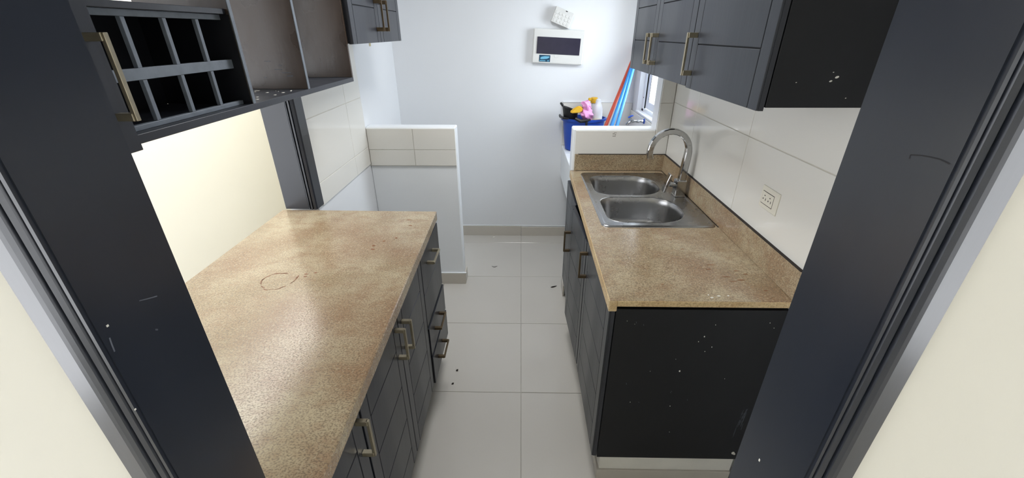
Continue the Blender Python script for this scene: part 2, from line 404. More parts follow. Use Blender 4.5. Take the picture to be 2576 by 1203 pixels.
sliver(bm, 'x', DX0 + 0.0003, [(0.3574, 1.3402), (0.3560, 1.331), (0.3552, 1.3222)], 0.0009)
sliver(bm, 'x', DX0 + 0.0003, [(0.4080, 1.311), (0.4110, 1.3085)], 0.0010)
stuff(obj('scuffs', bm, 'scuff', d1))

# timber lining of the serving hatch: far post
bm = B(-1.097, -0.986, 1.792, 1.826, 0.903, 2.155, 0.0015)
t1 = struct('trim_1', bm, 'frame')
profp = [(-0.986, 1.792), (-0.981, 1.788), (-0.979, 1.794), (-0.975, 1.794), (-0.973, 1.787), (-0.967, 1.787), (-0.965, 1.793), (-0.962, 1.793), (-0.960, 1.786), (-0.950, 1.788), (-0.946, 1.795), (-0.946, 1.860), (-0.986, 1.860)]
bm = bmesh.new(); extrude_xy(bm, [(x, y, 0) for x, y in profp], 'z', 0.903, 2.155); obj('casing', bm, 'frame', t1)
obj('jamb', B(-1.097, -0.957, 0.555, 0.575, 0.903, 2.155), 'frame', t1)
obj('head_board', B(-1.097, -0.957, 0.575, 1.792, 2.14, 2.155), 'frame', t1)

# ------------------------------------------------------------------ cabinet building blocks
def handle_bm(bm, s, x, y, z0, z1=None, y1=None, out=0.030, bar=0.0045, post=0.0065):
    """square bar pull on a face at x looking along s; vertical (z0..z1) or horizontal (y..y1)"""
    xo = x + s * out
    if y1 is None:
        box(bm, xo - s * 0.004, xo + s * 0.004, y - bar, y + bar, z0, z1, 0.001)
        for z in (z0, z1 - 2 * post): box(bm, x, xo, y - post, y + post, z, z + 2 * post, 0.001)
    else:
        box(bm, xo - s * 0.004, xo + s * 0.004, y, y1, z0 - bar, z0 + bar, 0.001)
        for a in (y, y1 - 2 * post): box(bm, x, xo, a, a + 2 * post, z0 - post, z0 + post, 0.001)
    return bm
def door(parent, s, x, y0, y1, z0, z1, grooves, handle=None, stile=0.047, hm='bronze', name='door', pivot='y0'):
    """slab with two stiles and horizontal boards standing proud of it; boards, stiles and pull are sub-parts"""
    org = (x, y0 if pivot == 'y0' else y1, z0)
    d = obj(name, B(x - s * 0.018, x - s * 0.0055, y0, y1, z0, z1, 0.0008), 'groove', parent, org)
    g = 0.0016
    def piece(nm, a, b, c, e): obj(nm, B(x - s * 0.0062, x, a, b, c, e, 0.0011), 'dark', d)
    if stile:
        piece('stile', y0, y0 + stile - g, z0, z1); piece('stile', y1 - stile + g, y1, z0, z1)
    ya, yb = (y0 + stile + g, y1 - stile - g) if stile else (y0, y1)
    zs_ = [z0] + [z for z in sorted(grooves) if z0 + 0.02 < z < z1 - 0.02] + [z1]
    for k in range(len(zs_) - 1):
        piece('board', ya, yb, zs_[k] + (g if k else 0), zs_[k + 1] - (g if k < len(zs_) - 2 else 0))
    obj('edge_band', B(x - s * 0.018, x - s * 0.0058, y0 - 0.0004, y1 + 0.0004, z0 - 0.0004, z1 + 0.0004), 'dark', d)
    if handle:
        obj('handle', handle_bm(bmesh.new(), s, x, **handle), hm, d)
    return d
def carcass(parent, s, xf, xb, y0, y1, z0, z1, top=True, m_='black', t=0.015, inner='black'):
    """side panels, bottom, back (and top) boards: each a part"""
    obj('side_panel', B(xf, xb, y0, y0 + t, z0, z1, 0.0008), m_, parent)
    obj('side_panel', B(xf, xb, y1 - t, y1, z0, z1, 0.0008), m_, parent)
    obj('bottom_panel', B(xf, xb, y0 + t, y1 - t, z0, z0 + t), inner, parent)
    obj('back_panel', B(xb - math.copysign(0.006, xb - xf), xb, y0 + t, y1 - t, z0 + t, z1), inner, parent)
    if top: obj('top_panel', B(xf, xb, y0 + t, y1 - t, z1 - t, z1), inner, parent)
GR_BASE = [0.735 - 0.150 * k for k in range(4)]
GR_UP = [1.606 + 0.142 * k for k in range(5)]

# ---- left base run
XL = -0.390
def left_base(name, label, y0, y1, group='base cabinets under the left worktop'):
    t = thing(name, label, 'cabinet', (-0.67, (y0 + y1) / 2, 0), group)
    carcass(t, 1, XL - 0.020, -0.953, y0, y1, 0.185, 0.848, top=False)
    obj('plinth', B(-0.470, -0.945, y0 + 0.002, y1 - 0.002, 0, 0.184), 'black', t)
    return t
t = left_base('drawer_cabinet', 'charcoal drawer cabinet at the far end of left worktop, beside the half wall', 1.418, 1.782)
def drawer(t, z0, z1, groove, hz, hy0, hy1, dx=0, y0=1.421, y1=1.780, hm='bronze'):
    x = XL + dx
    d = obj('drawer', B(x - 0.018, x - 0.0055, y0, y1, z0, z1, 0.0008), 'groove', t)
    zs_ = [z0] + groove + [z1]
    for k in range(len(zs_) - 1):
        obj('board', B(x - 0.0062, x, y0, y1, zs_[k] + (0.001 if k else 0), zs_[k + 1] - (0.001 if k < len(zs_) - 2 else 0), 0.0011), 'dark', d)
    obj('handle', handle_bm(bmesh.new(), 1, x, y=hy0, z0=hz, y1=hy1), hm, d)
drawer(t, 0.512, 0.842, [0.672], 0.775, 1.515, 1.640)
drawer(t, 0.350, 0.500, [], 0.430, 1.515, 1.640, 0.004, 1.424, 1.783, 'dark_bronze')
drawer(t, 0.186, 0.338, [], 0.262, 1.515, 1.640, 0.006, 1.426, 1.786, 'dark_bronze')
t = left_base('base_cabinet', 'charcoal two-door base cabinet in the middle of left worktop, two bronze pulls side by side', 0.718, 1.416)
door(t, 1, XL, 1.072, 1.413, 0.190, 0.842, GR_BASE, dict(y=1.108, z0=0.672, z1=0.792))
door(t, 1, XL, 0.724, 1.066, 0.190, 0.842, GR_BASE, dict(y=1.036, z0=0.690, z1=0.812))
t = left_base('base_cabinet', 'charcoal base cabinet nearest the doorway under left worktop, single bronze pull', 0.482, 0.716)
door(t, 1, XL, 0.486, 0.714, 0.190, 0.842, GR_BASE, dict(y=0.690, z0=0.692, z1=0.815))

# ---- left worktop
bm = prism(bmesh.new(), [(-0.3645, 0.482), (-0.3865, 1.780), (-1.112, 1.790), (-1.112, 0.482)], 0.858, 0.900, 0.003)
wt = tag(obj('worktop', bm, 'granite'), 'large speckled tan granite worktop on the left, running through the serving hatch', 'worktop')
bm = bmesh.new()
random.seed(3)
for k in range(46):            # broken ring left by a pot
    a = 2 * math.pi * k / 46
    if 0.6 < a < 1.5 or 5.6 < a < 6.0: continue
    rr_ = 0.052 + 0.004 * math.sin(3 * a) + random.uniform(-0.003, 0.003)
    cx, cy = -0.806 + rr_ * 1.05 * math.cos(a), 1.172 + rr_ * math.sin(a)
    wd = random.uniform(0.0004, 0.0026)
    if random.random() < 0.15: continue
    tx, ty = -math.sin(a) * 0.006, math.cos(a) * 0.006
    q = [(cx - tx - wd * math.cos(a), cy - ty - wd * math.sin(a)), (cx + tx - wd * math.cos(a), cy + ty - wd * math.sin(a)), (cx + tx + wd * math.cos(a), cy + ty + wd * math.sin(a)), (cx - tx + wd * math.cos(a), cy - ty + wd * math.sin(a))]
    prism(bm, q, 0.8999, 0.9003)
for (cx, cy) in ((-0.730, 1.20), (-0.735, 1.215), (-0.705, 1.225), (-0.54, 1.47), (-0.57, 1.43), (-0.56, 1.40), (-0.50, 1.50), (-0.47, 1.62), (-0.49, 1.68)):
    n = 7; pts = [(cx + random.uniform(0.003, 0.011) * math.cos(2 * math.pi * i / n), cy + random.uniform(0.002, 0.007) * math.sin(2 * math.pi * i / n)) for i in range(n)]
    prism(bm, pts, 0.8999, 0.9003)
stuff(obj('stains', bm, 'stain', wt))

# ---- left wall cabinets
t = thing('wall_cabinet', 'charcoal wall cabinet nearest the doorway on the left, seen edge-on with a long bronze pull', 'cabinet', (-0.82, 0.61, 1.457))
carcass(t, 1, -0.712, -0.955, 0.482, 0.744, 1.457, 2.20)
door(t, 1, -0.690, 0.484, 0.744, 1.452, 2.198, GR_UP, dict(y=0.7215, z0=1.508, z1=1.645))

t = thing('shelf_cabinet', 'open charcoal wall cabinet with wine lattice and two bare bays above the hatch', 'cabinet', (-0.83, 1.31, 1.457))
xf, xb = -0.712, -0.952
obj('bottom_panel', B(xf, xb, 0.748, 1.879, 1.457, 1.474, 0.001), 'dark', t)
obj('top_panel', B(xf, xb, 0.748, 1.879, 2.185, 2.20, 0.001), 'dark', t)
obj('back_panel', B(xb, xb + 0.006, 0.76, 1.143, 1.474, 1.696), 'worn', t)
obj('side_panel', B(xf, xb, 0.748, 0.760, 1.474, 2.185, 0.001), 'dark', t)
obj('side_panel', B(xf, xb, 1.866, 1.879, 1.474, 2.185, 0.001), ['worn'], t)
for yy in (1.143, 1.4635):
    obj('divider', B(xf - 0.0022, xb + 0.006, yy, yy + 0.012, 1.474, 2.185, 0.0008), 'worn', t)
    obj('divider_edge_strip', B(xf, xf - 0.002, yy, yy + 0.012, 1.474, 2.185), 'lattice', t)
obj('shelf', B(xf - 0.01, xb + 0.006, 0.760, 1.143, 1.684, 1.696, 0.0008), 'dark', t)
obj('cell_shade_sheet', B(xb + 0.006, xb + 0.010, 0.761, 1.142, 1.475, 1.683), 'cell', t)  # dark sheets added to stand for shade behind the lattice
obj('cell_shade_sheet', B(-0.716, xb + 0.011, 1.1395, 1.1428, 1.475, 1.683), 'cell', t)
for z, hgt, dp in ((1.672, 0.0118, 0.012), (1.562, 0.021, 0.016), (1.474, 0.010, 0.012)):
    obj('lattice_rail', B(-0.736, -0.736 - dp, 0.762, 1.139, z, z + hgt, 0.0008), 'lattice', t)
for yy in (0.852, 0.953, 1.050):
    for z0, z1 in ((1.4842, 1.5618), (1.5832, 1.6718)):
        obj('lattice_slat', B(-0.737, -0.746, yy, yy + 0.010, z0, z1, 0.0006), 'lattice', t)
bm = bmesh.new(); random.seed(5)
for k in range(26):
    x, y = random.uniform(-0.90, -0.74), random.uniform(1.17, 1.44)
    s_ = random.uniform(0.001, 0.0035)
    box(bm, x - s_, x + s_, y - s_ * 2, y + s_, 1.4739, 1.4746)
stuff(obj('plaster_crumbs', bm, 'chip_white', t))
bm = bmesh.new()
for (x, z, a, b) in ((-0.80, 1.535, 0.012, 0.0008), (-0.775, 1.525, 0.016, 0.001), (-0.765, 1.515, 0.010, 0.0016), (-0.83, 1.56, 0.01, 0.0007), (-0.79, 1.548, 0.006, 0.0008), (-0.85, 1.51, 0.005, 0.0008)):
    box(bm, x - a, x + a, 1.4627, 1.4632, z - b, z + b)
stuff(obj('scratches', bm, 'scuff', t))

t = thing('wall_cabinet', 'charcoal two-door wall cabinet mounted higher, at the far left above the half wall', 'cabinet', (-0.82, 2.265, 1.60))
carcass(t, 1, -0.710, -0.948, 1.882, 2.648, 1.602, 2.20)
door(t, 1, -0.690, 1.884, 2.262, 1.600, 2.198, [1.746, 1.892, 2.038], dict(y=2.222, z0=1.648, z1=1.782, bar=0.0035, post=0.0085, out=0.034), hm='dark_bronze')
door(t, 1, -0.690, 2.266, 2.648, 1.600, 2.198, [1.746, 1.892, 2.038], dict(y=2.306, z0=1.648, z1=1.782, bar=0.0035, post=0.0085, out=0.034), hm='dark_bronze', pivot='y1')

# ---- right base run
XR = 0.286
t = thing('base_cabinet', 'black-sided single-door base cabinet at the near end of the right worktop', 'cabinet', (0.57, 1.335, 0))
carcass(t, -1, XR + 0.021, 0.850, 1.088, 1.582, 0.152, 0.858, top=False)
door(t, -1, XR, 1.089, 1.577, 0.160, 0.853, GR_BASE, dict(y=1.548, z0=0.690, z1=0.815), hm='dark_bronze')
obj('plinth', B(0.324, 0.850, 1.104, 1.580, 0.060, 0.151, 0.002), 'chip_white', t)
obj('plinth_tile', B(0.317, 0.850, 1.098, 1.580, 0.0, 0.0595, 0.001), 'base_tile', t)
bm = bmesh.new()
SPK = [(0.604, 0.752, 0.0034), (0.589, 0.731, 0.0024), (0.637, 0.709, 0.0026), (0.618, 0.690, 0.002), (0.550, 0.602, 0.0044), (0.545, 0.435, 0.0026),
       (0.346, 0.812, 0.0016), (0.372, 0.80, 0.0012), (0.40, 0.452, 0.002), (0.565, 0.30, 0.0018), (0.528, 0.655, 0.0014), (0.63, 0.80, 0.002), (0.80, 0.81, 0.002), (0.818, 0.79, 0.0018), (0.71, 0.57, 0.0016), (0.45, 0.60, 0.0014)]
for x, z, s_ in [(a, b, c * 0.72) for a, b, c in SPK]:
    pts = [(x + s_ * math.cos(a) * 0.8, z + s_ * math.sin(a) * (1.3 if a < math.pi else 1)) for a in [k * math.pi / 4 for k in range(8)]]
    lo = [bm.verts.new((a, 1.0872, b)) for a, b in pts]; bm.faces.new(lo)
    hi = [bm.verts.new((a, 1.0882, b)) for a, b in pts]
    for k in range(8): bm.faces.new((lo[k], hi[k], hi[(k + 1) % 8], lo[(k + 1) % 8]))
for x, z, s_ in ((0.8265, 0.1885, 0.006), (0.8325, 0.183, 0.004)):
    pts = [(x + s_ * math.cos(k * math.pi / 4), z + s_ * 1.2 * math.sin(k * math.pi / 4)) for k in range(8)]
    lo = [bm.verts.new((a, 1.0868, b)) for a, b in pts]; bm.faces.new(lo)
    hi = [bm.verts.new((a, 1.0882, b)) for a, b in pts]
    for k in range(8): bm.faces.new((lo[k], hi[k], hi[(k + 1) % 8], lo[(k + 1) % 8]))
stuff(obj('paint_specks', bm, 'chip_white', t))
bm = bmesh.new(); random.seed(17)
for k in range(26):            # dry white brush smear low on the end panel
    x = 0.816 + random.uniform(-0.011, 0.010); z = 0.45 - random.uniform(0, 0.09) - abs(x - 0.82) * 3
    sliver(bm, 'y', 1.0876, [(x, z), (x - random.uniform(0.0, 0.004), z - random.uniform(0.012, 0.05))], random.uniform(0.0003, 0.0009))
for (x, z, l) in ((0.535, 0.505, 0.006), (0.537, 0.51, 0.005), (0.375, 0.545, 0.008), (0.40, 0.80, 0.006), (0.375, 0.81, 0.007), (0.43, 0.455, 0.006), (0.60, 0.47, 0.006)):
    sliver(bm, 'y', 1.0876, [(x, z), (x + 0.002, z - l)], 0.0007)
stuff(obj('scuffs', bm, 'scuff', t))

t = thing('base_cabinet', 'charcoal two-door sink base cabinet at the far end, one door ajar', 'cabinet', (0.57, 2.0, 0))
carcass(t, -1, XR + 0.021, 0.850, 1.584, 2.428, 0.152, 0.858, top=False)
d2 = door(t, -1, XR, 1.590, 2.015, 0.160, 0.838, GR_BASE, dict(y=1.992, z0=0.582, z1=0.702), hm='dark_bronze')
d2.rotation_euler.z = math.radians(2.6)
door(t, -1, XR + 0.002, 2.022, 2.426, 0.160, 0.838, GR_BASE, None, pivot='y1')
obj('plinth', B(0.324, 0.850, 1.582, 2.418, 0.060, 0.151, 0.002), 'chip_white', t)
obj('plinth_tile', B(0.317, 0.850, 1.582, 2.418, 0.0, 0.0595, 0.001), 'base_tile', t)

# ---- right worktop with sink cut-out
def ring_slab(bm, outer, inner, z0, z1):
    o0 = [bm.verts.new((x, y, z0)) for x, y in outer]; o1 = [bm.verts.new((x, y, z1)) for x, y in outer]
    i0 = [bm.verts.new((x, y, z0)) for x, y in inner]; i1 = [bm.verts.new((x, y, z1)) for x, y in inner]
    for k in range(4):
        j = (k + 1) % 4
        bm.faces.new((o0[k], o0[j], o1[j], o1[k])); bm.faces.new((i0[k], i1[k], i1[j], i0[j]))
        bm.faces.new((o1[k], o1[j], i1[j], i1[k])); bm.faces.new((o0[k], i0[k], i0[j], o0[j]))
    bmesh.ops.recalc_face_normals(bm, faces=bm.faces)
bm = bmesh.new()
ring_slab(bm, [(0.280, 1.074), (0.852, 1.074), (0.852, 2.430), (0.299, 2.430)], [(0.375, 1.645), (0.755, 1.645), (0.755, 2.325), (0.375, 2.325)], 0.878, 0.900)
wt = tag(obj('worktop', bm, 'granite'), 'narrower tan granite worktop on the right holding the steel double sink', 'worktop')
bm = bmesh.new()
prism(bm, [(0.2785, 1.0725), (0.304, 1.0725), (0.322, 2.4295), (0.2975, 2.4295)], 0.859, 0.8995, 0.002)
obj('front_nosing', bm, 'granite_lit_edge', wt)
obj('end_nosing', B(0.304, 0.852, 1.072, 1.0755, 0.8785, 0.8992, 0.001), 'granite_lit_edge', wt)
obj('backsplash', B(0.841, 0.853, 1.074, 2.420, 0.900, 0.998, 0.0015), 'granite', wt)
obj('backsplash', B(0.322, 0.853, 2.420, 2.431, 0.9005, 0.998, 0.0015), 'granite', wt)
bm = bmesh.new()
box(bm, 0.838, 0.842, 1.62, 2.420, 0.8995, 0.9025); box(bm, 0.33, 0.84, 2.4175, 2.4205, 0.8995, 0.9015)
box(bm, 0.8415, 0.8535, 1.09, 2.42, 0.9975, 0.9995); box(bm, 0.34, 0.85, 2.4205, 2.4305, 0.9975, 1.0005)
obj('dark_sealant', bm, 'leaf', wt)
bm = bmesh.new(); random.seed(11)
for (cx, cy, l) in ((0.772, 1.238, 0.012), (0.786, 1.136, 0.010), (0.74, 1.20, 0.018), (0.70, 1.22, 0.02), (0.71, 1.19, 0.016), (0.75, 1.26, 0.014), (0.60, 1.50, 0.012), (0.55, 1.56, 0.008), (0.62, 1.42, 0.01), (0.47, 1.17, 0.006), (0.68, 1.30, 0.02), (0.66, 1.27, 0.014)):
    n = 7; pts = [(cx + l * random.uniform(0.5, 1) * math.cos(2 * math.pi * i / n), cy + 0.0035 * random.uniform(0.4, 1) * math.sin(2 * math.pi * i / n)) for i in range(n)]
    prism(bm, pts, 0.8999, 0.9003)
stuff(obj('stains', bm, 'stain', wt))
bm = bmesh.new()
for (cx, cy, l) in ((0.600, 1.094, 0.006), (0.625, 1.103, 0.007), (0.655, 1.105, 0.004), (0.595, 1.109, 0.003)):
    n = 6; prism(bm, [(cx + l * random.uniform(0.6, 1) * math.cos(2 * math.pi * i / n), cy + 0.004 * random.uniform(0.4, 1) * math.sin(2 * math.pi * i / n)) for i in range(n)], 0.8999, 0.9012)
stuff(obj('paint_flakes', bm, 'chip_white', wt))

# ---- sink
def rrect(x0, x1, y0, y1, rl, rr_, z, n=8):
    """rounded rectangle loop; rl radius at the x0 corners, rr_ at the x1 corners"""
    pts = []
    for (cx, cy, r, a0) in ((x1 - rr_, y1 - rr_, rr_, 0), (x0 + rl, y1 - rl, rl, 90), (x0 + rl, y0 + rl, rl, 180), (x1 - rr_, y0 + rr_, rr_, 270)):
        for k in range(n + 1):
            a = math.radians(a0 + 90 * k / n); pts.append((cx + r * math.cos(a), cy + r * math.sin(a), z))
    return pts
t = thing('double_sink', 'stainless steel double-bowl drop-in sink set in the right worktop', 'sink', (0.595, 1.985, 0.9))
bm = bmesh.new()
SX0, SX1, SY0, SY1 = 0.350, 0.834, 1.612, 2.368
outs = [rrect(SX0, SX1, SY0, SY1, 0.030, 0.030, 0.9002), rrect(SX0 + 0.003, SX1 - 0.003, SY0 + 0.003, SY1 - 0.003, 0.028, 0.028, 0.9058), rrect(SX0 + 0.010, SX1 - 0.010, SY0 + 0.010, SY1 - 0.010, 0.024, 0.024, 0.9075),
        rrect(SX0 + 0.018, SX1 - 0.018, SY0 + 0.018, SY1 - 0.018, 0.02, 0.02, 0.9040)]
rs = loft(bm, outs)
bowls = ((0.384, 0.742, 1.997, 2.312), (0.384, 0.748, 1.655, 1.970))
for f in bm.faces: f.smooth = True
edges = []
def loop_edges(r): return [bm.edges.get((r[i], r[(i + 1) % len(r)])) or bm.edges.new((r[i], r[(i + 1) % len(r)])) for i in range(len(r))]
edges += loop_edges(rs[-1])
bowl_loops = []
for (a, b, c, d) in bowls:
    top = [bm.verts.new(p) for p in rrect(a, b, c, d, 0.075, 0.128, 0.9040, 10)]
    edges += loop_edges(top); bowl_loops.append(top)
bmesh.ops.triangle_fill(bm, edges=edges, use_beauty=True, use_dissolve=False, normal=(0, 0, 1))
bmesh.ops.recalc_face_normals(bm, faces=bm.faces)
obj('deck', bm, 'steel', t)
for (a, b, c, d) in bowls:
    bm = bmesh.new()
    L_ = []
    for (ins, z, k) in ((0, 0.9040, 1), (0.002, 0.9052, 1), (0.005, 0.9040, 1), (0.008, 0.898, 1), (0.012, 0.875, 1), (0.018, 0.80, 0.98), (0.026, 0.775, 0.95), (0.045, 0.760, 0.85), (0.10, 0.754, 0.5)):
        L_.append(rrect(a + ins, b - ins, c + ins, d - ins, max(0.02, 0.075 * k - ins * 0.3), max(0.02, 0.128 * k - ins * 0.6), z, 10))
    loft(bm, L_, cap1=True)
    bo = obj('bowl', bm, 'steel', t, smooth=True)
    bm = bmesh.new(); cx, cy = (a + b) / 2, (c + d) / 2
    loft(bm, [[(cx + r * math.cos(2 * math.pi * k / 20), cy + r * math.sin(2 * math.pi * k / 20), z) for k in range(20)] for r, z in ((0.042, 0.7545), (0.040, 0.757), (0.033, 0.756), (0.028, 0.7548), (0.01, 0.7546))], cap1=True)
    obj('drain', bm, 'chrome', bo, smooth=True)

# ---- kitchen tap
t = thing('kitchen_tap', 'chrome square gooseneck mixer tap behind the steel sink bowls', 'tap', (0.797, 2.0, 0.904))
bm = bmesh.new(); box(bm, 0.772, 0.822, 1.975, 2.025, 0.9045, 0.985, 0.003); box(bm, 0.770, 0.824, 1.973, 2.027, 0.904, 0.909, 0.002)
obj('body', bm, 'chrome', t)
bm = bmesh.new()
pts = [(0.800, 2.0, 0.985), (0.802, 2.0, 1.02), (0.806, 2.0, 1.08), (0.808, 2.0, 1.125)]
for k in range(1, 17):
    a = math.radians(k * 200 / 16); pts.append((0.716 + 0.092 * math.cos(a) , 2.0, 1.125 + 0.098 * math.sin(a)))
tube(bm, pts, [0.0160] * 3 + [0.0150] + [0.0135] * 16, square=True)
obj('spout', bm, 'chrome', t)
bm = bmesh.new(); tube(bm, [(0.774, 2.0, 0.958), (0.745, 2.0, 0.962)], 0.012, 12); obj('lever_stub', bm, 'chrome', t)
bm = bmesh.new()
prof = [(0.736, 0, 1.018), (0.748, 0, 1.012), (0.738, 0, 0.975), (0.722, 0, 0.922), (0.713, 0, 0.926), (0.724, 0, 0.98)]
extrude_xy(bm, prof, 'y', 1.978, 2.016); bmesh.ops.bevel(bm, geom=bm.edges[:], offset=0.002, segments=1, affect='EDGES')
obj('lever', bm, 'chrome', t)

# ---- right wall cabinets
XU = 0.585
t = thing('wall_cabinet', 'black-sided single-door wall cabinet at the near right, above the socket', 'cabinet', (0.72, 1.335, 1.47))
carcass(t, -1, XU + 0.021, 0.852, 1.082, 1.583, 1.474, 2.20)
door(t, -1, XU, 1.084, 1.582, 1.466, 2.198, GR_UP, dict(y=1.553, z0=1.508, z1=1.641, post=0.008))
bm = bmesh.new()
for x, z, s_ in ((0.757, 1.545, 0.0042), (0.745, 1.536, 0.0032), (0.745, 1.556, 0.0014), (0.664, 1.533, 0.0014), (0.794, 1.497, 0.0014)):
    pts = [(x + s_ * math.cos(k * math.pi / 4) + s_ * 0.4 * math.sin(k * math.pi / 4), z + 0.7 * s_ * math.sin(k * math.pi / 4)) for k in range(8)]
    lo = [bm.verts.new((a, 1.0812, b)) for a, b in pts]; bm.faces.new(lo); hi = [bm.verts.new((a, 1.0822, b)) for a, b in pts]
    for k in range(8): bm.faces.new((lo[k], hi[k], hi[(k + 1) % 8], lo[(k + 1) % 8]))
stuff(obj('paint_specks', bm, 'chip_white', t))
t = thing('wall_cabinet', 'charcoal two-door wall cabinet above the sink, pulls side by side', 'cabinet', (0.72, 2.0, 1.47))
carcass(t, -1, XU + 0.021, 0.852, 1.585, 2.428, 1.474, 2.20)
door(t, -1, XU, 1.588, 2.022, 1.470, 2.198, GR_UP, dict(y=1.988, z0=1.513, z1=1.638, post=0.008))
door(t, -1, XU, 2.027, 2.430, 1.470, 2.198, GR_UP, dict(y=2.062, z0=1.513, z1=1.638, post=0.008), pivot='y1')

# ---- wall socket
t = thing('wall_socket', 'ivory double wall socket with dark-edged insert on right wall tiles', 'socket', (0.85, 1.355, 1.085))
obj('plate', B(0.8535, 0.8500, 1.298, 1.404, 1.090, 1.166, 0.0010), 'ivory', t)
obj('insert_gap', B(0.851, 0.8497, 1.3255, 1.3955, 1.1035, 1.1485), 'leaf', t)
ins = obj('insert', B(0.851, 0.8488, 1.3268, 1.3942, 1.1055, 1.1465, 0.0006), 'ivory', t)
for cy in (1.345, 1.377):
    for (dy, dz, a, b) in ((-0.0075, -0.002, 0.0014, 0.0042), (0.0075, -0.002, 0.0022, 0.0024), (0.001, 0.0105, 0.0024, 0.0018)):
        obj('slot', B(0.8492, 0.8485, cy + dy - a, cy + dy + a, 1.124 + dz - b, 1.124 + dz + b), 'ink', ins)

# ---- breaker panel
t = thing('breaker_panel', 'off-white breaker panel with smoked door hung crooked on the back wall', 'breaker panel', (0.272, 3.386, 1.428))
def rot_y(bm, c, ang):
    bmesh.ops.rotate(bm, verts=bm.verts, cent=c, matrix=Matrix.Rotation(ang, 3, 'Y')); return bm
C_ = Vector((0.272, 3.37, 1.545)); AN = math.radians(2.8)
hw, hh = 0.187, 0.115
obj('cover', rot_y(B(C_.x - hw, C_.x + hw, 3.352, 3.388, C_.z - hh, C_.z + hh, 0.008, 2), C_, AN), 'plastic', t)
obj('smoked_door', rot_y(B(C_.x - 0.157, C_.x + 0.157, 3.3475, 3.356, C_.z - 0.050, C_.z + 0.062, 0.0015), C_, AN), 'smoke', t)
bm = bmesh.new()
loft(bm, [[(C_.x - 0.007 + r * math.cos(2 * math.pi * k / 16), y, C_.z - 0.062 + 0.7 * r * math.sin(2 * math.pi * k / 16)) for k in range(16)] for r, y in ((0.018, 3.352), (0.017, 3.3505), (0.012, 3.3512))], cap1=True)
obj('finger_notch', rot_y(bm, C_, AN), 'plastic', t)
stk = obj('sticker', rot_y(B(C_.x - 0.135, C_.x - 0.053, 3.3513, 3.3522, C_.z - 0.104, C_.z - 0.058), C_, AN), 'label_blue', t)
bm = bmesh.new()
prism_pts = [(-0.128, -0.080), (-0.118, -0.071), (-0.095, -0.066), (-0.060, -0.066), (-0.060, -0.074), (-0.075, -0.082), (-0.100, -0.086), (-0.122, -0.087)]
lo = [bm.verts.new((C_.x + a, 3.3509, C_.z + b)) for a, b in prism_pts]; hi = [bm.verts.new((C_.x + a, 3.3515, C_.z + b)) for a, b in prism_pts]
bm.faces.new(lo); bm.faces.new(hi[::-1])
for k in range(8): bm.faces.new((lo[k], lo[(k + 1) % 8], hi[(k + 1) % 8], hi[k]))
box(bm, C_.x - 0.130, C_.x - 0.088, 3.3509, 3.3515, C_.z - 0.099, C_.z - 0.094); box(bm, C_.x - 0.072, C_.x - 0.062, 3.3509, 3.3515, C_.z - 0.100, C_.z - 0.093)
bmesh.ops.recalc_face_normals(bm, faces=bm.faces)
obj('print', rot_y(bm, C_, AN), 'label_pale', stk)

# ---- door chime
C2 = Vector((0.2915, 3.36, 1.735)); A2 = math.radians(21)
t = thing('door_chime', 'small white chime box with rows of round dimples, tilted above the breaker panel', 'chime', (0.2915, 3.386, 1.66))
cs = obj('case', rot_y(B(C2.x - 0.068, C2.x + 0.068, 3.342, 3.388, C2.z - 0.051, C2.z + 0.051, 0.003), C2, A2), 'plastic', t)
for i in range(5):
    for j in range(3):
        bm = bmesh.new(); cx, cz = C2.x - 0.050 + i * 0.025, C2.z - 0.033 + j * 0.0245
        loft(bm, [[(cx + r * math.cos(2 * math.pi * k / 14), y, cz + r * math.sin(2 * math.pi * k / 14)) for k in range(14)] for r, y in ((0.0092, 3.3425), (0.0086, 3.3405), (0.0070, 3.3400))], cap1=True)
        obj('dimple', rot_y(bm, C2, A2), 'plastic', cs)
obj('slot', rot_y(B(C2.x + 0.006, C2.x + 0.020, 3.3412, 3.3425, C2.z + 0.0425, C2.z + 0.0475), C2, A2), 'ink', cs)

# ---- laundry tub
t = thing('laundry_tub', 'white masonry laundry tub in the corner behind the right half wall', 'tub', (0.60, 2.96, 0.0))
bm = bmesh.new()
Xa, Xb, Ya, Yb, zt = 0.337, 0.864, 2.542, 3.384, 0.820
box(bm, Xa, Xb, 3.10, Yb, 0.56, zt, 0.003)                       # flat ledge at the back
box(bm, Xa, Xa + 0.05, Ya, 3.10, 0.56, zt, 0.003); box(bm, Xb - 0.03, Xb, Ya, 3.10, 0.56, zt); box(bm, Xa + 0.05, Xb - 0.03, Ya, Ya + 0.03, 0.56, zt)
box(bm, Xa + 0.05, Xb - 0.03, Ya + 0.03, 3.10, 0.56, 0.60)
obj('basin', bm, 'white_trim', t)
obj('support', B(0.70, 0.86, 2.60, 3.33, 0, 0.558, 0.003), 'wall', t)
obj('splash_panel', B(0.331, 0.866, 3.376, 3.3875, 0.822, 1.152, 0.002), 'wall_tile', t)
obj('splash_trim', B(0.329, 0.866, 3.373, 3.3875, 1.1525, 1.160, 0.001), 'white_trim', t)
obj('splash_panel', B(0.856, 0.8675, 2.545, 3.374, 0.822, 1.10, 0.002), 'wall_tile', t)

